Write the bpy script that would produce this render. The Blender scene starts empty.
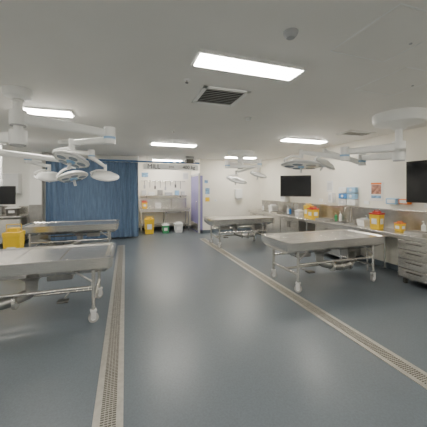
import bpy, bmesh, math, random
from mathutils import Vector, Matrix
random.seed(3)
C = bpy.context.scene.collection
pi = math.pi

# ------------------------------------------------------------ materials
def mat(name, col, rough=0.5, metal=0.0, emis=None, es=0.0, nscale=None, namt=0.0, bump=0.0, stretch=(1,1,1), trans=0):
    m = bpy.data.materials.new(name); m.use_nodes = True
    nt = m.node_tree; b = nt.nodes['Principled BSDF']
    b.inputs['Base Color'].default_value = (*col, 1)
    b.inputs['Roughness'].default_value = rough
    b.inputs['Metallic'].default_value = metal
    if emis:
        b.inputs['Emission Color'].default_value = (*emis, 1)
        b.inputs['Emission Strength'].default_value = es
    if nscale:
        tc = nt.nodes.new('ShaderNodeTexCoord')
        mp = nt.nodes.new('ShaderNodeMapping'); mp.inputs['Scale'].default_value = stretch
        n = nt.nodes.new('ShaderNodeTexNoise'); n.inputs['Scale'].default_value = nscale
        n.inputs['Detail'].default_value = 4
        nt.links.new(tc.outputs['Object'], mp.inputs['Vector'])
        nt.links.new(mp.outputs['Vector'], n.inputs['Vector'])
        r = nt.nodes.new('ShaderNodeValToRGB')
        r.color_ramp.elements[0].position = 0.3; r.color_ramp.elements[1].position = 0.7
        r.color_ramp.elements[0].color = (*[c*(1-namt) for c in col], 1)
        r.color_ramp.elements[1].color = (*[min(1, c*(1+namt)) for c in col], 1)
        nt.links.new(n.outputs['Fac'], r.inputs['Fac'])
        nt.links.new(r.outputs['Color'], b.inputs['Base Color'])
        if bump:
            bp = nt.nodes.new('ShaderNodeBump'); bp.inputs['Strength'].default_value = bump
            bp.inputs['Distance'].default_value = 0.01
            nt.links.new(n.outputs['Fac'], bp.inputs['Height'])
            nt.links.new(bp.outputs['Normal'], b.inputs['Normal'])
    return m

M = {}
M['floor'] = mat('vinyl_floor', (0.128,0.152,0.174), 0.30, nscale=70, namt=0.10, bump=0.015)
nt = M['floor'].node_tree; b = nt.nodes['Principled BSDF']
n2 = nt.nodes.new('ShaderNodeTexNoise'); n2.inputs['Scale'].default_value = 0.8; n2.inputs['Detail'].default_value = 1
mr = nt.nodes.new('ShaderNodeMapRange'); mr.inputs['To Min'].default_value = 0.29; mr.inputs['To Max'].default_value = 0.37
tc2 = nt.nodes.new('ShaderNodeTexCoord')
nt.links.new(tc2.outputs['Object'], n2.inputs['Vector'])
nt.links.new(n2.outputs['Fac'], mr.inputs['Value']); nt.links.new(mr.outputs['Result'], b.inputs['Roughness'])
M['ceil'] = mat('ceiling_paint', (0.84,0.83,0.79), 0.7, nscale=1.5, namt=0.02)
M['wall'] = mat('wall_paint', (0.86,0.83,0.74), 0.6, nscale=2, namt=0.03)
M['wallw'] = mat('wall_paint_white', (0.86,0.86,0.82), 0.6, nscale=2, namt=0.03)
M['steel'] = mat('brushed_steel', (0.72,0.70,0.66), 0.27, 0.88, nscale=6, namt=0.08, stretch=(1,12,12))
M['steel2'] = mat('satin_steel', (0.44,0.43,0.41), 0.30, 0.9, nscale=8, namt=0.10)  # satin finish, tone darkened to put under-bench shade into the colour
M['steeld'] = mat('dark_steel', (0.15,0.145,0.135), 0.35, 0.85, nscale=9, namt=0.15)
M['frame'] = mat('drain_frame', (0.55,0.53,0.48), 0.36, 0.65, nscale=20, namt=0.10)
M['pit'] = mat('drain_pit', (0.06,0.055,0.045), 0.8, nscale=12, namt=0.2)
M['white'] = mat('white_enamel', (0.86,0.87,0.85), 0.3, nscale=3, namt=0.02)
M['grey'] = mat('grey_plastic', (0.42,0.43,0.44), 0.5, nscale=5, namt=0.05)
M['lgrey'] = mat('light_grey_plastic', (0.62,0.63,0.63), 0.5, nscale=5, namt=0.04)
M['black'] = mat('black_plastic', (0.012,0.012,0.014), 0.4, nscale=5, namt=0.1)
M['screen'] = mat('screen_glass', (0.006,0.007,0.009), 0.16, nscale=5, namt=0.1)
M['rubber'] = mat('grey_rubber', (0.40,0.40,0.39), 0.6, nscale=8, namt=0.1)
M['yellow'] = mat('yellow_plastic', (0.85,0.56,0.02), 0.45, nscale=4, namt=0.05)
M['red'] = mat('red_plastic', (0.60,0.05,0.03), 0.45, nscale=4, namt=0.05)
M['orange'] = mat('orange_plastic', (0.80,0.22,0.03), 0.45, nscale=4, namt=0.05)
M['blue'] = mat('blue_plastic', (0.05,0.22,0.55), 0.45, nscale=4, namt=0.05)
M['lblue'] = mat('light_blue_plastic', (0.30,0.52,0.75), 0.45, nscale=4, namt=0.05)
M['green'] = mat('green_plastic', (0.06,0.35,0.15), 0.5, nscale=4, namt=0.05)
M['curtain'] = mat('blue_curtain', (0.125,0.195,0.305), 0.8, nscale=5, namt=0.15, stretch=(6,6,0.6))
M['rail'] = mat('blue_rail', (0.07,0.17,0.36), 0.4, nscale=4, namt=0.05)
M['purple'] = mat('purple_door', (0.25,0.23,0.46), 0.5, nscale=3, namt=0.05)
M['panel'] = mat('light_diffuser', (0.9,0.9,0.88), 0.5, emis=(1.0,0.94,0.85), es=49)
M['lens'] = mat('lamp_lens', (0.36,0.42,0.50), 0.15, nscale=4, namt=0.1)
M['lensb'] = mat('lamp_lens_lit', (0.8,0.9,1.0), 0.2, emis=(0.75,0.88,1.0), es=3)
M['ink'] = mat('sign_ink', (0.03,0.03,0.04), 0.6, nscale=4, namt=0.05)
M['paper'] = mat('paper', (0.80,0.80,0.78), 0.8, nscale=4, namt=0.02)
M['pictureA'] = mat('poster_print', (0.45,0.22,0.16), 0.6, nscale=14, namt=0.6)
M['pictureB'] = mat('poster_print_blue', (0.20,0.36,0.55), 0.6, nscale=14, namt=0.5)
M['slot'] = mat('vent_slot', (0.06,0.06,0.06), 0.8, nscale=5, namt=0.1)
M['skirt'] = mat('coved_skirting', (0.13,0.16,0.19), 0.5, nscale=10, namt=0.1)

# ------------------------------------------------------------ builders
def root(name, loc=(0,0,0), rz=0.0):
    o = bpy.data.objects.new(name, None); o.empty_display_size = 0.1
    o.location = loc; o.rotation_euler = (0,0,rz); C.objects.link(o); return o

def finish(bm, name, m, parent=None, loc=(0,0,0), rot=(0,0,0), smooth=False, bevel=0.0, segs=2):
    bmesh.ops.recalc_face_normals(bm, faces=bm.faces[:])
    me = bpy.data.meshes.new(name); bm.to_mesh(me); bm.free()
    o = bpy.data.objects.new(name, me); C.objects.link(o)
    o.location = loc; o.rotation_euler = rot
    me.materials.append(M[m])
    if parent: o.parent = parent
    if smooth:
        for p in me.polygons: p.use_smooth = True
        try: me.set_sharp_from_angle(angle=math.radians(40))
        except Exception: pass
    if bevel > 0:
        md = o.modifiers.new('bevel', 'BEVEL'); md.width = bevel; md.segments = segs; md.limit_method = 'ANGLE'
    return o

def box(name, c, s, m, parent=None, bevel=0.0, rot=(0,0,0)):
    bm = bmesh.new(); bmesh.ops.create_cube(bm, size=1.0)
    for v in bm.verts: v.co = Vector((v.co.x*s[0], v.co.y*s[1], v.co.z*s[2]))
    return finish(bm, name, m, parent, c, rot, bevel=bevel)

def boxes(name, lst, m, parent=None, bevel=0.0):
    bm = bmesh.new()
    for c, s in lst:
        r = bmesh.ops.create_cube(bm, size=1.0)
        for v in r['verts']: v.co = Vector((v.co.x*s[0]+c[0], v.co.y*s[1]+c[1], v.co.z*s[2]+c[2]))
    return finish(bm, name, m, parent, bevel=bevel)

def cyls(name, lst, m, parent=None, seg=14):
    bm = bmesh.new()
    for p1,p2,r in lst:
        p1 = Vector(p1); p2 = Vector(p2); d = p2-p1
        mx = Matrix.Translation((p1+p2)/2) @ d.to_track_quat('Z','Y').to_matrix().to_4x4()
        bmesh.ops.create_cone(bm, cap_ends=True, segments=seg, radius1=r, radius2=r, depth=d.length, matrix=mx)
    return finish(bm, name, m, parent, smooth=True)

def cyl(name, p1, p2, r, m, parent=None, seg=20):
    return cyls(name, [(p1,p2,r)], m, parent, seg)

def lathe(name, prof, m, parent=None, loc=(0,0,0), rot=(0,0,0), seg=32):
    bm = bmesh.new(); rings = []
    for r,z in prof:
        if r < 1e-5: rings.append([bm.verts.new((0,0,z))])
        else: rings.append([bm.verts.new((r*math.cos(2*pi*i/seg), r*math.sin(2*pi*i/seg), z)) for i in range(seg)])
    for a,b in zip(rings, rings[1:]):
        for i in range(seg):
            j = (i+1)%seg
            if len(a)==1 and len(b)==1: continue
            if len(a)==1: bm.faces.new((a[0], b[i], b[j]))
            elif len(b)==1: bm.faces.new((a[i], a[j], b[0]))
            else: bm.faces.new((a[i], a[j], b[j], b[i]))
    return finish(bm, name, m, parent, loc, rot, smooth=True)

def tube(name, pts, r, m, parent=None, res=6):
    P = [Vector(p) for p in pts]; out = [P[0]]
    for i in range(1, len(P)-1):
        a,b,c = P[i-1],P[i],P[i+1]
        L = min((a-b).length, (c-b).length)*0.45; L = min(L, r*3.0)
        s = b+(a-b).normalized()*L; e = b+(c-b).normalized()*L
        for k in range(res+1):
            t = k/res
            out.append(s*(1-t)**2 + b*2*t*(1-t) + e*t*t)
    out.append(P[-1])
    bm = bmesh.new(); seg = 14; rings = []
    prev = None
    for i,p in enumerate(out):
        t = (out[min(i+1,len(out)-1)]-out[max(i-1,0)]).normalized()
        if prev is None: u = t.orthogonal().normalized()
        else: u = (prev - t*prev.dot(t)).normalized()
        prev = u; w = t.cross(u)
        rings.append([bm.verts.new(p + (u*math.cos(2*pi*k/seg)+w*math.sin(2*pi*k/seg))*r) for k in range(seg)])
    for a,b in zip(rings, rings[1:]):
        for i in range(seg):
            j=(i+1)%seg; bm.faces.new((a[i],a[j],b[j],b[i]))
    bm.faces.new(rings[0]); bm.faces.new(rings[-1])
    return finish(bm, name, m, parent, smooth=True)

def bar(name, p1, p2, w, h, m, parent=None, w2=None, h2=None, bevel=0.02):
    p1=Vector(p1); p2=Vector(p2); d=p2-p1; t=d.normalized()
    s = t.cross(Vector((0,0,1)))
    if s.length<1e-3: s = Vector((1,0,0))
    s.normalize(); u = s.cross(t)
    w2 = w if w2 is None else w2; h2 = h if h2 is None else h2
    bm = bmesh.new()
    A=[bm.verts.new(p1+s*a*w/2+u*b*h/2) for a,b in ((-1,-1),(1,-1),(1,1),(-1,1))]
    B=[bm.verts.new(p2+s*a*w2/2+u*b*h2/2) for a,b in ((-1,-1),(1,-1),(1,1),(-1,1))]
    bm.faces.new(A); bm.faces.new(B)
    for i in range(4):
        j=(i+1)%4; bm.faces.new((A[i],A[j],B[j],B[i]))
    return finish(bm, name, m, parent, bevel=bevel, segs=3)

def text(name, s, loc, rot, size, m, parent):
    cu = bpy.data.curves.new(name, 'FONT'); cu.body = s; cu.size = size; cu.extrude = 0.002
    cu.align_x = 'CENTER'; cu.align_y = 'CENTER'
    o = bpy.data.objects.new(name, cu); C.objects.link(o); o.location = loc; o.rotation_euler = rot
    cu.materials.append(M[m]); o.parent = parent; return o

# ------------------------------------------------------------ room shell
H = 2.83
XL, XR, YB, YF = -4.2, 5.25, 9.65, -3.2
RX0, RX1, RY = 0.42, 2.69, 11.1
def shell(name, x0,x1,y0,y1,z0,z1,m):
    return box(name, ((x0+x1)/2,(y0+y1)/2,(z0+z1)/2), (x1-x0,y1-y0,z1-z0), m)
shell('floor', XL-.2, XR+.2, YF-.2, RY+.2, -0.15, 0, 'floor')
shell('ceiling', XL-.2, XR+.2, YF-.2, RY+.2, H, H+.15, 'ceil')
shell('wall_right', XR, XR+.15, YF, YB+.15, 0, H, 'wall')
shell('wall_left', XL-.15, XL, YF, YB+.15, 0, H, 'wallw')
shell('wall_front', XL-.15, XR+.15, YF-.15, YF, 0, H, 'wallw')
shell('wall_back_right', RX1, XR, YB, YB+.15, 0, H, 'wall')
shell('wall_back_left', XL, RX0, YB, YB+.15, 0, H, 'wallw')
shell('wall_recess_back', RX0-.15, RX1+.15, RY, RY+.15, 0, H, 'wall')
shell('wall_recess_left', RX0-.15, RX0, YB+.15, RY, 0, H, 'wall')
shell('wall_recess_right', RX1, RX1+.15, YB+.15, RY, 0, H, 'wall')
shell('baseboard_right', XR-.012, XR, YF, YB, 0, .12, 'skirt')
shell('baseboard_back_right', RX1, XR-.012, YB-.012, YB, 0, .12, 'skirt')
shell('baseboard_back_left', XL, RX0, YB-.012, YB, 0, .12, 'skirt')
shell('baseboard_recess', RX0, RX1, RY-.012, RY, 0, .12, 'skirt')
p = root('wall_column', (-2.62, YB-.012-.13, 0))
box('shaft', (0,0,H/2), (.34,.26,H), 'wallw', p, bevel=.01)
box('corner_guard', (0,-.134,.6), (.34,.008,1.2), 'steel2', p)

d = root('door_1', (RX1-.02, 10.35, 0))
box('leaf', (0,0,1.1), (.04,1.15,2.2), 'purple', d, bevel=.004)
boxes('frame', [((0,-.61,1.12),(.04,.07,2.24)),((0,.61,1.12),(.04,.07,2.24)),((0,0,2.27),(.04,1.29,.07))], 'lgrey', d, bevel=.004)
box('kick_plate', (-.022,0,.2), (.004,1.1,.3), 'steel', d)
tube('handle', [(-.02,-.42,.9),(-.07,-.42,.9),(-.07,-.42,1.2),(-.02,-.42,1.2)], .012, 'steel', d)
box('trim_1', (RX1+.05, YB-.006, 1.1), (.10,.012,2.2), 'purple')

# ------------------------------------------------------------ floor drains
def drain(x0,x1,y0,y1):
    r = root('floor_drain', ((x0+x1)/2, 0, 0)); w=(x1-x0)/2; t=.006; e=.050
    L = y1-y0; yc=(y0+y1)/2
    boxes('frame', [((-w+e/2,yc,t/2),(e,L,t)),((w-e/2,yc,t/2),(e,L,t)),((0,y0+e/2,t/2),(2*w-2*e,e,t)),((0,y1-e/2,t/2),(2*w-2*e,e,t))], 'frame', r)
    box('channel', (0,yc,.0008), (2*w-2*e,L-2*e,.0016), 'pit', r)
    lst=[]; y=y0+e+.01
    while y < y1-e:
        lst.append(((0,y,.0035),(2*w-2*e,.008,.004))); y += .021
    lst.append(((-.026,yc,.004),(.005,L-2*e,.004))); lst.append(((.026,yc,.004),(.005,L-2*e,.004))); lst.append(((0,yc,.004),(.005,L-2*e,.004)))
    boxes('grate', lst, 'frame', r)
drain(-.222, -.015, .2, 8.3)
drain(2.36, 2.57, .2, 8.6)

# ------------------------------------------------------------ dissection tables
def caster(parent, x, y, nm, a=0.4):
    ca, sa = math.cos(a), math.sin(a)
    cyl(nm+'_wheel', (x-sa*.017,y+ca*.017,.06),(x+sa*.017,y-ca*.017,.06), .06, 'rubber', parent, seg=24)
    cyl(nm+'_hub', (x-sa*.021,y+ca*.021,.06),(x+sa*.021,y-ca*.021,.06), .032, 'white', parent)
    bm = bmesh.new()
    for s in (-1,1):
        r_ = bmesh.ops.create_cube(bm, size=1.0)
        for v in r_['verts']:
            lx = v.co.x*.06; ly = s*.027+v.co.y*.006; lz = .095+v.co.z*.10
            v.co = Vector((x+lx*ca-ly*sa, y+lx*sa+ly*ca, lz))
    r_ = bmesh.ops.create_cube(bm, size=1.0)
    for v in r_['verts']:
        lx=v.co.x*.075; ly=v.co.y*.065; lz=.15+v.co.z*.022
        v.co = Vector((x+lx*ca-ly*sa, y+lx*sa+ly*ca, lz))
    finish(bm, nm+'_fork', 'lgrey', parent, bevel=.006)

def table(x0,x1,y0,y1,pipe_dir=1, h=.82):
    L=x1-x0; W=y1-y0
    t = root('autopsy_table', ((x0+x1)/2,(y0+y1)/2,0))
    def ring(bm, hx, hy, z, rc):
        vs=[]
        for cx,cy,a0 in ((1,1,0),(-1,1,90),(-1,-1,180),(1,-1,270)):
            for k in range(6):
                a=math.radians(a0+k*18)
                vs.append(bm.verts.new((cx*(hx-rc)+rc*math.cos(a), cy*(hy-rc)+rc*math.sin(a), z)))
        return vs
    bm=bmesh.new(); hx,hy=L/2,W/2
    R=[ring(bm,hx-.10,hy-.16,h-.22,.04), ring(bm,hx-.02,hy-.02,h-.135,.05), ring(bm,hx-.012,hy-.012,h-.02,.05),
       ring(bm,hx,hy,h-.014,.06), ring(bm,hx,hy,h,.06), ring(bm,hx-.035,hy-.035,h,.05), ring(bm,hx-.06,hy-.06,h-.028,.05)]
    for a,b_ in zip(R,R[1:]):
        n=len(a)
        for i in range(n):
            j=(i+1)%n; bm.faces.new((a[i],a[j],b_[j],b_[i]))
    bm.faces.new(R[0]); bm.faces.new(R[-1])
    finish(bm,'tray','steel',t,smooth=True)
    n=4; pl=[]; pw=(L-.20)/n
    for i in range(n): pl.append(((-L/2+.10+pw*(i+.5),0,h-.018),(pw-.012,W-.17,.012)))
    boxes('top_plates', pl, 'steel', t, bevel=.003)
    tube('plate_handle_1', [(-L/2+.2,-.08,h-.012),(-L/2+.2,-.08,h+.012),(-L/2+.2,.08,h+.012),(-L/2+.2,.08,h-.012)], .006,'steel',t)
    lx=L/2-.24; ly=W/2-.09
    legs=[]
    for sx in (-1,1):
        for sy in (-1,1): legs.append(((sx*lx,sy*ly,.15),(sx*lx,sy*ly,h-.13),.022))
    cyls('legs', legs,'steel',t)
    fr=[]
    for sx in (-1,1):
        fr.append(((sx*lx,-ly,.28),(sx*lx,ly,.28),.019)); fr.append(((sx*lx,-ly,h-.22),(sx*lx,ly,h-.22),.019))
    for sy in (-1,1):
        fr.append(((-lx,sy*ly,.44),(lx,sy*ly,.44),.019)) 
    fr.append(((-lx,0,.28),(lx,0,.28),.019))
    cyls('frame_rails', fr,'steel',t)
    cyls('braces', [((-lx,-ly,.5),(-lx+.25,-ly,h-.14),.011),((lx,-ly,.5),(lx-.25,-ly,h-.14),.011),
                    ((-lx,ly,.5),(-lx+.25,ly,h-.14),.011),((lx,ly,.5),(lx-.25,ly,h-.14),.011)],'steel2',t)
    k=0
    for sx in (-1,1):
        for sy in (-1,1):
            k+=1; caster(t, sx*lx, sy*ly, 'caster_%d'%k, a=.5*sx+.3*sy)
    s=pipe_dir
    lathe('drain_funnel', [(0,h-.34),(.07,h-.34),(.08,h-.30),(.22,h-.215),(0,h-.215)], 'steel2', t, loc=(-.15*s,-.1,0))
    tube('drain_pipe', [(-.15*s,-.1,h-.30),(-.15*s,-.1,.36),(.12*s,-.22,.28),(.42*s,-.22,.30),(.54*s,-.14,.42),(.74*s,.02,.42)], .068,'steel2',t)
    for i,(px,pz) in enumerate(((.0,.30),(.20,.285),(.38,.297))):
        cyl('pipe_collar_%d'%i, (px*s,-.215,pz),(px*s+.035,-.217,pz), .085,'steel',t)
    box('valve_box', (.68*s,.06,.47),(.26,.20,.20),'steel2',t,bevel=.012)
    box('control_box', (-.45*s,.05,h-.29),(.30,.22,.14),'steel2',t,bevel=.012)
    box('pedal', (-.55*s,-ly+.02,.30),(.12,.10,.02),'steeld',t,bevel=.004)
    cyl('pedal_stem', (-.55*s,-ly+.02,.30),(-.55*s,0,.28),.010,'steel2',t)
    return t
table(-2.40,-.14,3.50,4.45,-1)
table(-2.30,-.16,6.90,7.90,-1)
table(2.40,4.48,3.50,4.42,1)
table(2.28,4.25,6.90,7.85,1)

# ------------------------------------------------------------ ceiling fixtures
def panel(x,y,w=1.14,l=.27,t=.045):
    r=root('ceiling_light_panel',(x,y,H)); fw=.022
    boxes('trim_frame',[((0,l/2,-.012),(w,fw,.024)),((0,-l/2,-.012),(w,fw,.024)),((w/2,0,-.012),(fw,l,.024)),((-w/2,0,-.012),(fw,l,.024))],'white',r)
    box('diffuser',(0,0,-t/2),(w-.03,l-.03,t),'panel',r,bevel=.006)
panel(1.12,2.26,1.06,.26,.03)
panel(-1.10,4.50,.66,.27)
for x,y in ((1.18,6.70),(3.99,5.20),(-1.6,-.6),(1.2,-1.2),(3.9,.6),(-2.9,7.4),(-3.4,2.2),(1.55,10.3),(3.9,8.6)):  # off-camera panels in this list are unseen extras, added to brighten the room
    panel(x,y)

def vent(name,x,y,s,louv=9,sx=None):
    sx = sx or s
    r=root(name,(x,y,H))
    boxes('frame',[((0,s/2-.025,-.008),(sx,.05,.016)),((0,-s/2+.025,-.008),(sx,.05,.016)),((sx/2-.025,0,-.008),(.05,s,.016)),((-sx/2+.025,0,-.008),(.05,s,.016))],'white',r,bevel=.003)
    box('duct_opening',(0,0,-.002),(sx-.06,s-.06,.004),'slot',r)
    bm=bmesh.new(); n=louv
    for i in range(n):
        yy=-s/2+.06+(s-.12)*(i+.5)/n
        q=bmesh.ops.create_cube(bm,size=1.0)
        rot=Matrix.Rotation(math.radians(20),4,'X')
        for v in q['verts']:
            c=rot@Vector((v.co.x*(sx-.09),v.co.y*.028,v.co.z*.003)); v.co=c+Vector((0,yy,-.009))
    finish(bm,'louvres','white',r)
vent('ceiling_vent_grille',1.13,3.13,.58,8)
vent('ceiling_vent_grille',4.55,4.25,.36,7,.7)
def hatch(x,y,w,l):
    r=root('ceiling_access_hatch',(x,y,H)); e=.010
    boxes('frame',[((0,l/2,-.002),(w,e,.004)),((0,-l/2,-.002),(w,e,.004)),((w/2,0,-.002),(e,l,.004)),((-w/2,0,-.002),(e,l,.004))],'white',r)
    box('lid',(0,0,-.0015),(w-.024,l-.024,.003),'ceil',r)
    cyl('lock',(w/2-.08,0,-.002),(w/2-.08,0,-.009),.012,'grey',r)
hatch(1.95,1.50,.60,.60); hatch(2.85,2.1,.6,.6)
for x,y in ((1.17,1.68),(1.9,3.9)):
    lathe('smoke_detector',[(0,-.045),(.03,-.045),(.045,-.03),(.055,-.012),(.056,-.001),(0,-.001)],'grey' if y<2 else 'white',None,loc=(x,y,H))
for x,y in ((.62,2.75),(-.5,6.2),(.9,5.2)):
    r=root('fire_sprinkler',(x,y,H))
    lathe('escutcheon',[(0,-.014),(.03,-.012),(.035,-.002),(0,-.002)],'white',r,seg=20)
    cyl('stem',(0,0,-.012),(0,0,-.035),.008,'steel',r,seg=10); cyl('deflector',(0,0,-.035),(0,0,-.038),.018,'steel',r,seg=12)

# ------------------------------------------------------------ surgical lights
def lamp_head(parent, c, R, rx, ry, nm, lit=False):
    e=bpy.data.objects.new(nm,None); e.empty_display_size=.05; C.objects.link(e); e.parent=parent
    e.location=c; e.rotation_euler=(rx,ry,0)
    bm=bmesh.new(); seg=60; rings=[]
    for f,z in ((0,.075),(.30,.072),(.45,.05),(.80,.045),(.97,.016),(1.0,-.005),(.96,-.025),(.9,-.034),(0,-.034)):
        if f==0: rings.append([bm.verts.new((0,0,z))]); continue
        vs=[]
        for i in range(seg):
            a=2*pi*i/seg; rr=R*f*(1+.07*f*math.cos(5*a)); vs.append(bm.verts.new((rr*math.cos(a),rr*math.sin(a),z)))
        rings.append(vs)
    for a,b_ in zip(rings,rings[1:]):
        for i in range(seg):
            j=(i+1)%seg
            if len(a)==1: bm.faces.new((a[0],b_[i],b_[j]))
            elif len(b_)==1: bm.faces.new((a[i],a[j],b_[0]))
            else: bm.faces.new((a[i],a[j],b_[j],b_[i]))
    finish(bm,'housing','white',e,smooth=True)
    ls=[]
    for i in range(5):
        a=2*pi*i/5
        ls.append(((R*.62*math.cos(a),R*.62*math.sin(a),-.032),(R*.62*math.cos(a),R*.62*math.sin(a),-.040),R*.26))
    cyls('lenses',ls,'lensb' if lit else 'lens',e,seg=20)
    lathe('rim_band',[(R*1.0,-.026),(R*1.085,-.012),(R*1.085,.004),(R*1.0,.012)],'lgrey',e,seg=48)
    cyl('handle',(0,0,-.034),(0,0,-.15),.020,'lgrey',e); lathe('handle_base',[(0,-.06),(.05,-.055),(.06,-.034),(0,-.034)],'lblue',e)
    tube('yoke',[(-R*1.0,0,0),(-R*1.12,0,.05),(-R*.6,0,.14),(0,0,.15)],.02,'white',e)
    return e

def surg(name, hub, canR, stub, arms, canD=.14):
    r=root(name,(hub[0],hub[1],0))
    lathe('ceiling_canopy',[(0,H),(canR,H),(canR,H-.4*canD),(canR*.92,H-.62*canD),(canR*.35,H-.8*canD),(.08,H-canD),(0,H-canD)],'white',r,seg=40)
    cyl('drop_tube',(0,0,H-.1),(0,0,stub),.05,'white',r)
    lathe('hub_cap',[(0,stub-.05),(.05,stub-.04),(.065,stub),(0,stub)],'lgrey',r)
    for k,(z0,z1,elbow,head,R,rx,ry,lit) in enumerate(arms):
        e=Vector((elbow[0]-hub[0],elbow[1]-hub[1],z1)); hd=Vector((head[0]-hub[0],head[1]-hub[1],head[2]))
        cyl('knuckle_%d'%k,(0,0,z0-.085),(0,0,z0+.085),.09,'white',r)
        cyl('knuckle_ring_%d'%k,(0,0,z0-.10),(0,0,z0-.085),.08,'grey',r)
        bar('arm_%d'%k,(0,0,z0),e,.12,.14,'white',r,.09,.095,bevel=.03)
        cyl('elbow_%d'%k,(e.x,e.y,e.z-.14),(e.x,e.y,e.z+.08),.07,'white',r)
        cyl('elbow_ring_%d'%k,(e.x,e.y,e.z-.075),(e.x,e.y,e.z-.045),.074,'lblue',r)
        top=hd+Vector((0,0,.24))
        bar('spring_arm_%d'%k,e+Vector((0,0,-.09)),top,.085,.10,'white',r,.065,.07,bevel=.025)
        cyl('swivel_%d'%k,top+Vector((0,0,.05)),hd+Vector((0,0,.13)),.038,'white',r)
        lamp_head(r,hd,R,rx,ry,'lamp_head_%d'%k,lit)
    return r
surg('surgical_light',(-1.2,3.67),.15,2.2,[
    (2.50,2.40,(-.20,3.75),(-.72,4.15,2.08),.22,-.30,.25,False),
    (2.27,2.26,(-2.0,4.0),(-.78,4.62,1.86),.20,-.2,-.25,False)])
surg('surgical_light',(-1.3,7.25),.25,2.35,[
    (2.58,2.50,(-.75,6.7),(-.50,7.4,2.02),.32,.4,.1,True),
    (2.40,2.40,(-2.1,7.0),(-1.75,7.3,1.98),.28,.4,.1,False)])
surg('surgical_light',(4.04,2.97),.36,2.15,[
    (2.32,2.28,(3.45,3.45),(3.12,4.15,2.12),.34,-.05,.1,False),
    (2.20,2.24,(4.15,3.75),(3.66,4.15,2.16),.20,.5,.3,False)],.24)
surg('surgical_light',(3.35,7.4),.40,2.35,[
    (2.55,2.50,(3.9,7.2),(3.20,7.35,1.95),.30,.3,.15,False),
    (2.40,2.42,(2.8,7.1),(3.75,7.0,2.10),.24,.3,.15,False)],.2)

# ------------------------------------------------------------ curtain
def curtain(name,x0,x1,y,z0,z1,amp=.05,per=.17):
    bm=bmesh.new(); n=int((x1-x0)/per*10)
    rows=[[],[],[],[]]
    for i in range(n+1):
        x=x0+(x1-x0)*i/n; ph=2*pi*(x-x0)/per+.8*math.sin(x*3)
        am=amp*(.65+.35*math.sin(x*2.3+1))
        for k in range(4):
            t=k/3; z=z0+(z1-z0)*t
            rows[k].append(bm.verts.new((x+.01*math.sin(ph*.5+k),y+am*(1-.35*t)*math.sin(ph+.2*k),z)))
    for k in range(3):
        for i in range(n): bm.faces.new((rows[k][i],rows[k][i+1],rows[k+1][i+1],rows[k+1][i]))
    return finish(bm,name,'curtain',None,smooth=True)
cr=root('privacy_curtain',(0,0,0))
c1=curtain('curtain_cloth',-2.36,.42,9.42,.06,2.60); c1.parent=cr
cyls('track',[((-2.42,9.42,2.64),(2.60,9.42,2.64),.03)],'rail',cr)
hk=[]
for i in range(19): hk.append(((-2.34+i*.15,9.42,2.58),(-2.34+i*.15,9.42,2.63),.007))
cyls('hooks',hk,'steel',cr)
cyls('track_hangers',[((x,9.42,2.66),(x,9.42,H),.012) for x in (-2.3,-.9,.42,1.5,2.5)],'white',cr)

# ------------------------------------------------------------ recess contents
s=root('overhead_sign',(1.55,9.30,0))
box('board',(0,0,2.46),(1.95,.02,.20),'white',s,bevel=.004)
cyls('hangers',[((-.85,0,2.55),(-.85,0,H),.006),((.85,0,2.55),(.85,0,H),.006)],'steel',s)
text('lettering','MILL',(-.62,-.014,2.46),(pi/2,0,0),.22,'ink',s)
text('lettering_b','400 kg',(.62,-.014,2.46),(pi/2,0,0),.17,'ink',s)
text('lettering_c','SWL',(0,-.014,2.46),(pi/2,0,0),.10,'ink',s)
h=root('ceiling_hoist',(2.15,9.08,0))
box('trolley',(0,0,H-.05),(.3,.12,.10),'grey',h,bevel=.01)
box('motor',(0,0,H-.17),(.26,.16,.14),'steeld',h,bevel=.02)
cyl('drum',(-.18,0,H-.17),(.18,0,H-.17),.06,'lgrey',h)
t=root('tool_rail',(1.55,RY,0))
cyls('bar',[((-.95,-.08,2.02),(.85,-.08,2.02),.014),((-.95,0,2.02),(-.95,-.08,2.02),.012),((.85,0,2.02),(.85,-.08,2.02),.012),((0,0,2.02),(0,-.08,2.02),.012)],'steel',t)
for i in range(8):
    x=-.82+i*.21; L=random.uniform(.16,.34)
    tube('hook_%d'%i,[(x,-.08,2.03),(x,-.12,2.0),(x,-.12,2.01-L)],.01,'steeld',t)
    if i%2==0: box('tool_%d'%i,(x,-.12,1.98-L),(.07,.02,.14),'steeld' if i%4 else 'grey',t,bevel=.004)
b=root('sink_bench',(1.50,10.73,0))
box('worktop',(0,0,.90),(1.95,.62,.04),'steel',b,bevel=.006)
cyls('legs',[((x,y,0),(x,y,.88),.02) for x in (-.92,0,.92) for y in (-.27,.27)],'steel',b)
box('undershelf',(0,0,.25),(1.84,.54,.025),'steel2',b)
box('sink_bowl',(.35,-.02,.80),(.6,.42,.16),'steel2',b,bevel=.02)
box('apron',(0,-.30,.84),(1.95,.015,.09),'steel',b)
box('splashback', (1.50,RY-.016,1.11),(1.95,.02,.38),'steel')
tt=root('gooseneck_tap',(1.85,10.98,.921)); tube('spout',[(0,0,0),(0,0,.36),(0,-.22,.36),(0,-.22,.26)],.012,'steel',tt)
sh=root('wall_shelf',(1.5,10.975,0))
box('board',(0,0,1.42),(1.9,.24,.025),'steel',sh,bevel=.003)
boxes('brackets',[((-.7,.0,1.37),(.02,.22,.08)),((.7,0,1.37),(.02,.22,.08))],'steel2',sh)
for i,(x,w,hh,m) in enumerate(((-.8,.18,.2,'lgrey'),(-.5,.25,.14,'white'),(-.15,.2,.22,'steel2'),(.2,.3,.12,'grey'),(.55,.16,.2,'lblue'),(.8,.14,.16,'lgrey'))):
    box('supply_box_%d'%i,(x,0,1.4325+hh/2),(w,.16,hh),m,sh,bevel=.006)

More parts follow.
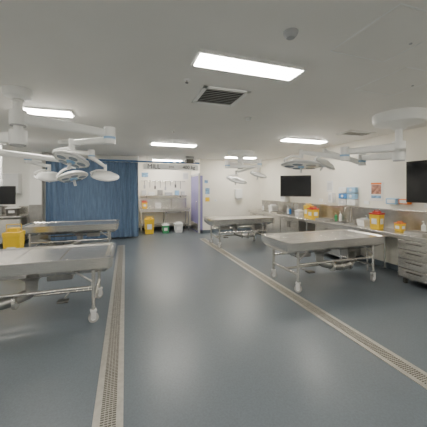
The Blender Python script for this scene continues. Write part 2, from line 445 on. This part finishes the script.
def sharps(name,x,y,z,w,dp,hh,lid='yellow',body='yellow',rz=0):
    r=root(name,(x,y,z),rz)
    bm=bmesh.new(); q=bmesh.ops.create_cube(bm,size=1.0)
    for v in q['verts']:
        f=.86 if v.co.z<0 else 1.0
        v.co=Vector((v.co.x*w*f,v.co.y*dp*f,(v.co.z+.5)*hh*.82))
    finish(bm,'body',body,r,bevel=.012)
    box('lid',(0,0,hh*.86),(w*1.06,dp*1.06,hh*.09),lid,r,bevel=.01)
    box('flap',(0,0,hh*.94),(w*.6,dp*.6,hh*.1),lid,r,bevel=.01)
    tube('carry_handle',[(-w*.45,0,hh*.88),(-w*.45,0,hh*1.06),(w*.45,0,hh*1.06),(w*.45,0,hh*.88)],.007,lid,r)
    box('label',(0,-dp*.475,hh*.45),(w*.5,.012,hh*.3),'paper',r)
    box('label_side',(-w*.475,0,hh*.45),(.012,dp*.5,hh*.3),'paper',r)
sharps('yellow_waste_bin',.85,10.2,0,.34,.32,.62)
sharps('sharps_container',.72,10.75,.921,.2,.2,.28,'red')
sharps('storage_tub',1.25,10.80,.921,.22,.2,.2,'white','white')
sharps('storage_tub',1.45,10.15,0,.26,.26,.36,'white','green')
sharps('storage_tub',1.95,10.15,0,.32,.28,.40,'white','lgrey')
def notice(name,x,z,w,hh,m,y=YB):
    r=root(name,(x,y-.006,z)); box('board',(0,0,0),(w,.012,hh),'paper',r); box('print',(0,-.007,-.01),(w*.86,.003,hh*.8),m,r)
notice('safety_notice',2.98,1.62,.20,.28,'pictureB'); notice('safety_notice',2.98,1.30,.20,.2,'yellow')
notice('safety_notice',2.93,1.98,.16,.14,'pictureB')
notice('safety_notice',2.45,2.25,.24,.30,'lgrey',RY); notice('safety_notice',.75,2.28,.30,.22,'pictureB',RY)
r=root('light_switch',(3.3,YB-.008,1.25)); box('plate',(0,0,0),(.12,.016,.09),'white',r,bevel=.004); box('rocker',(0,-.01,0),(.03,.008,.045),'lgrey',r)
r=root('towel_dispenser',(4.25,YB-.075,1.5)); box('case',(0,0,0),(.30,.15,.38),'white',r,bevel=.03); box('slot',(0,-.04,-.192),(.2,.05,.006),'slot',r); box('paper_tail',(0,-.03,-.22),(.16,.004,.08),'paper',r)

# ------------------------------------------------------------ right bench
CX0=4.63; CY0=1.2; CY1=9.45
w=root('laboratory_bench',(0,0,0))
bxc=(CX0+XR)/2
box('worktop',(bxc-.006,(CY0+CY1)/2,.845),(XR-CX0-.012,CY1-CY0,.035),'steel',w,bevel=.006)
box('front_edge',(CX0+.012,(CY0+CY1)/2,.81),(.02,CY1-CY0,.06),'steel',w,bevel=.004)
sp=root('splashback',(XR-.018,(CY0+CY1)/2,0))
box('sheet',(0,0,1.055),(.012,CY1-CY0,.38),'steel2',sp)
box('cap',(-.012,0,1.245),(.04,CY1-CY0,.02),'steel',sp,bevel=.004)
def cabinet(y0,y1,kind):
    yc=(y0+y1)/2; L=y1-y0
    box('carcass_%.0f'%(y0*10),(bxc,yc,.455),(XR-CX0-.06,L,.70),'steel2',w)
    boxes('feet_%.0f'%(y0*10),[((x,y,.052),(.05,.05,.105)) for x in (CX0+.1,XR-.1) for y in (y0+.08,y1-.08)],'steeld',w)
    fx=CX0+.02; fr=[];hd=[]
    if kind=='drawers':
        for i in range(4):
            hz=.165; z=.115+hz*(i+.5); fr.append(((fx,yc,z+.0),(.02,L-.02,hz-.016)))
            hd.append(((fx-.03,yc-.12,z+.03),(fx-.03,yc+.12,z+.03),.009)); hd.append(((fx-.03,yc-.12,z+.03),(fx,yc-.12,z+.03),.006)); hd.append(((fx-.03,yc+.12,z+.03),(fx,yc+.12,z+.03),.006))
    else:
        for s_ in (-1,1):
            fr.append(((fx,yc+s_*L/4,.45),(.02,L/2-.012,.66)))
            hd.append(((fx-.03,yc+s_*.05,.55),(fx-.03,yc+s_*.05,.72),.008)); hd.append(((fx-.03,yc+s_*.05,.56),(fx,yc+s_*.05,.56),.006)); hd.append(((fx-.03,yc+s_*.05,.71),(fx,yc+s_*.05,.71),.006))
    boxes('fronts_%.0f'%(y0*10),fr,'steel',w,bevel=.005); cyls('pulls_%.0f'%(y0*10),hd,'steeld',w,seg=8)
cabinet(2.86,3.44,'drawers'); cabinet(2.26,2.85,'drawers'); cabinet(1.3,2.2,'doors')
cabinet(4.75,5.6,'doors'); cabinet(6.3,7.2,'doors'); cabinet(7.22,8.1,'doors'); cabinet(8.6,9.4,'drawers')
cyls('bench_legs',[((x,y,0),(x,y,.83),.02) for x in (CX0+.06,XR-.08) for y in (4.1,6.0,8.4)],'steel',w)
for i,y in enumerate((4.95,7.0,8.7)):
    r=root('bench_sink',(4.9,y,0))
    boxes('rim',[((0,.24,.8695),(.42,.02,.012)),((0,-.24,.8695),(.42,.02,.012)),((.2,0,.8695),(.02,.5,.012)),((-.2,0,.8695),(.02,.5,.012))],'steel',r,bevel=.002)
    box('bowl_floor',(0,0,.8650),(.38,.46,.003),'steeld',r)
    tube('gooseneck_tap',[(.25,0,.864),(.25,0,1.24),(.06,0,1.24),(.06,0,1.12)],.014,'steel',r)
    cyls('levers',[((.25,-.09,.864),(.25,-.09,.95),.012),((.25,.09,.864),(.25,.09,.95),.012),((.25,-.09,.95),(.16,-.12,.96),.007),((.25,.09,.95),(.16,.12,.96),.007)],'steel',r)
Z=.864
sharps('sharps_container',4.80,3.98,Z,.20,.20,.36,'red',rz=.2)
sharps('sharps_container',4.95,3.62,Z,.14,.14,.18,'orange')
sharps('sharps_container',4.82,5.90,Z,.22,.22,.32,'red')
sharps('sharps_container',4.95,6.25,Z,.20,.20,.38)
sharps('storage_tub',4.88,6.58,Z,.2,.2,.2,'white','lgrey')
sharps('storage_tub',4.95,8.15,Z,.26,.24,.26,'white','white')
sharps('storage_tub',4.95,4.42,Z,.2,.2,.16,'lgrey','white')
def tray(x,y,z,wx,wy):
    r=root('instrument_tray',(x,y,z))
    box('base',(0,0,.004),(wx,wy,.008),'steel',r)
    boxes('sides',[((0,wy/2,.03),(wx,.008,.06)),((0,-wy/2,.03),(wx,.008,.06)),((wx/2,0,.03),(.008,wy,.06)),((-wx/2,0,.03),(.008,wy,.06))],'steel',r,bevel=.002)
    cyls('instruments',[((-.1,-wy*.3+i*.05,.016),(.1,-wy*.3+i*.05+.01,.016),.006) for i in range(5)],'steeld',r,seg=8)
tray(4.84,5.48,Z,.30,.36); tray(4.83,3.2,Z,.30,.30); tray(4.84,7.7,Z,.30,.4)
for i,(x,y,m,hh) in enumerate(((5.11,3.3,'white',.2),(5.13,4.5,'lblue',.2),(5.12,5.25,'white',.22),(5.12,5.40,'green',.18),(5.12,7.38,'blue',.2),(5.12,7.5,'white',.24),(5.08,9.1,'white',.2))):
    r=root('pump_bottle',(x,y,Z))
    lathe('bottle',[(0,0),(.035,0),(.038,.01),(.038,hh*.7),(.014,hh*.82),(.014,hh*.9),(0,hh*.9)],m,r,seg=18)
    tube('pump',[(0,0,hh*.88),(0,0,hh*1.1),(-.045,0,hh*1.08)],.006,'white',r)

def wallbox(name,y,z,wy,hz,dp,m,face=None):
    r=root(name,(XR-dp/2,y,z)); box('case',(0,0,0),(dp,wy,hz),m,r,bevel=min(.012,dp*.3))
    if face: box('front_panel',(-dp/2-.003,0,0),(.006,wy*.7,hz*.6),face,r,bevel=.002)
r=root('glove_dispenser',(XR-.06,5.08,1.50))
box('backplate',(.05,0,0),(.016,.52,.46),'white',r)
for i in range(3):
    for j in range(2):
        box('glove_box_%d%d'%(i,j),(-.01,-.13+.26*j,.15-.15*i),(.10,.24,.13),('lblue','white','lblue','blue','white','lgrey')[i*2+j],r,bevel=.006)
        cyl('opening_%d%d'%(i,j),(-.061,-.13+.26*j,.15-.15*i),(-.063,-.13+.26*j,.15-.15*i),.035,'paper',r)
wallbox('soap_dispenser',5.62,1.45,.14,.26,.12,'white','lgrey')
wallbox('paper_towel_dispenser',7.75,1.447,.30,.38,.18,'white','lgrey')
wallbox('glove_box_holder',3.95,1.42,.24,.12,.10,'lblue','white')
wallbox('glove_box_holder',3.70,1.42,.20,.10,.10,'orange','white')
wallbox('power_outlet',4.6,1.36,.14,.08,.02,'white'); wallbox('power_outlet',6.1,1.36,.14,.08,.02,'white'); wallbox('power_outlet',3.3,1.36,.14,.08,.02,'white')
r=root('anatomy_poster',(XR-.006,4.36,1.62)); box('sheet',(0,0,0),(.012,.32,.42),'paper',r); box('image',(-.007,0,.04),(.003,.24,.20),'pictureA',r); box('header',(-.007,0,.17),(.003,.26,.04),'orange',r); box('caption',(-.007,0,-.12),(.003,.24,.06),'pictureB',r)
r=root('wall_notice',(XR-.006,5.75,1.75)); box('sheet',(0,0,0),(.012,.22,.30),'paper',r); box('text_block',(-.007,0,0),(.003,.16,.2),'lgrey',r)

def tv(x,y,z,rz,W_,H_,armto):
    r=root('wall_monitor',(x,y,z),rz)
    box('bezel',(0,0,0),(W_,.05,H_),'black',r,bevel=.008)
    box('screen_glass',(0,-.026,.005),(W_-.04,.004,H_-.05),'screen',r)
    box('rear_housing',(0,.045,-.03),(W_*.6,.05,H_*.55),'black',r,bevel=.015)
    box('vesa_plate',(0,.08,0),(.2,.02,.2),'steeld',r)
    inv=Matrix.Rotation(-rz,4,'Z'); p=inv@Vector((armto[0]-x,armto[1]-y,0))
    mid=Vector(((p.x)*.5+.05,(.09+p.y)*.5,0))
    bar('arm_inner',(0,.09,0),mid,.05,.06,'steeld',r,bevel=.01); bar('arm_outer',mid,(p.x,p.y,0),.05,.06,'steeld',r,bevel=.01)
    box('wall_plate',(p.x,p.y,0),(.03,.03,.26),'steeld',r,rot=(0,0,-rz))
tv(4.92,6.75,1.77,math.radians(-32),.98,.64,(XR-.02,7.0))
tv(5.08,2.93,1.80,math.radians(-84),1.22,.76,(XR-.02,2.93))

# ------------------------------------------------------------ left background
lb=root('corner_bench',(-3.5,9.26,0))
box('worktop',(0,0,.88),(1.30,.62,.04),'steel',lb,bevel=.006); box('splashback',(-3.5,9.60,1.03),(1.30,.02,.25),'steel')
box('cabinet_body',(0,.02,.47),(1.24,.54,.70),'steel2',lb); boxes('cabinet_doors',[((-.31,-.26,.47),(.6,.02,.66)),((.31,-.26,.47),(.6,.02,.66))],'steel',lb,bevel=.005)
boxes('feet',[((x,y,.06),(.05,.05,.12)) for x in (-.55,.55) for y in (-.18,.22)],'steeld',lb)
sharps('storage_tub',-3.15,9.25,.902,.3,.25,.25,'white','steeld')
sharps('storage_tub',-3.6,9.25,.902,.3,.25,.32,'grey','lgrey')
r=root('wall_cabinet',(-3.55,YB-.16,1.85)); box('case',(0,0,0),(1.0,.32,.6),'white',r,bevel=.01); boxes('doors',[((-.25,-.165,0),(.48,.014,.57)),((.25,-.165,0),(.48,.014,.57))],'lgrey',r,bevel=.004)
tr=root('instrument_trolley',(-3.0,6.5,0))
boxes('shelves',[((0,0,.86),(.7,.5,.025)),((0,0,.45),(.7,.5,.02)),((0,0,.2),(.7,.5,.02))],'steel',tr,bevel=.004)
cyls('posts',[((x,y,.08),(x,y,.95),.014) for x in (-.33,.33) for y in (-.23,.23)],'steel',tr)
for i,(x,y) in enumerate(((-.33,-.23),(.33,-.23),(-.33,.23),(.33,.23))): cyl('wheel_%d'%i,(x,y-.015,.045),(x,y+.015,.045),.045,'rubber',tr)
box('tub',(.1,0,.96),(.35,.3,.16),'lgrey',tr,bevel=.02); box('tub_blue',(-.2,.05,.92),(.2,.25,.09),'blue',tr,bevel=.01)
sharps('yellow_waste_bin',-2.08,6.15,0,.28,.28,.92)
r=root('ceiling_pendant_monitor',(-2.95,7.9,0))
cyl('drop_pole',(0,0,H),(0,0,1.90),.03,'white',r); lathe('canopy',[(0,H),(.12,H),(.11,H-.05),(0,H-.06)],'white',r)
box('display',(0,-.05,1.52),(.66,.05,.46),'black',r,bevel=.01); box('display_glass',(0,-.077,1.52),(.62,.004,.42),'screen',r); box('mount',(0,0,1.80),(.10,.08,.24),'lgrey',r,bevel=.01)

# ------------------------------------------------------------ world & camera
wd=bpy.data.worlds.new('world'); bpy.context.scene.world=wd; wd.use_nodes=True
wd.node_tree.nodes['Background'].inputs[0].default_value=(.8,.85,.9,1); wd.node_tree.nodes['Background'].inputs[1].default_value=.3
cd=bpy.data.cameras.new('camera'); cam=bpy.data.objects.new('camera',cd); C.objects.link(cam)
cam.location=(0,0,1.65); cam.rotation_euler=(pi/2,0,math.radians(-18.5))
cd.sensor_width=36; cd.lens=36*263/427; cd.shift_y=-23.5/427; cd.clip_start=.05
bpy.context.scene.camera=cam
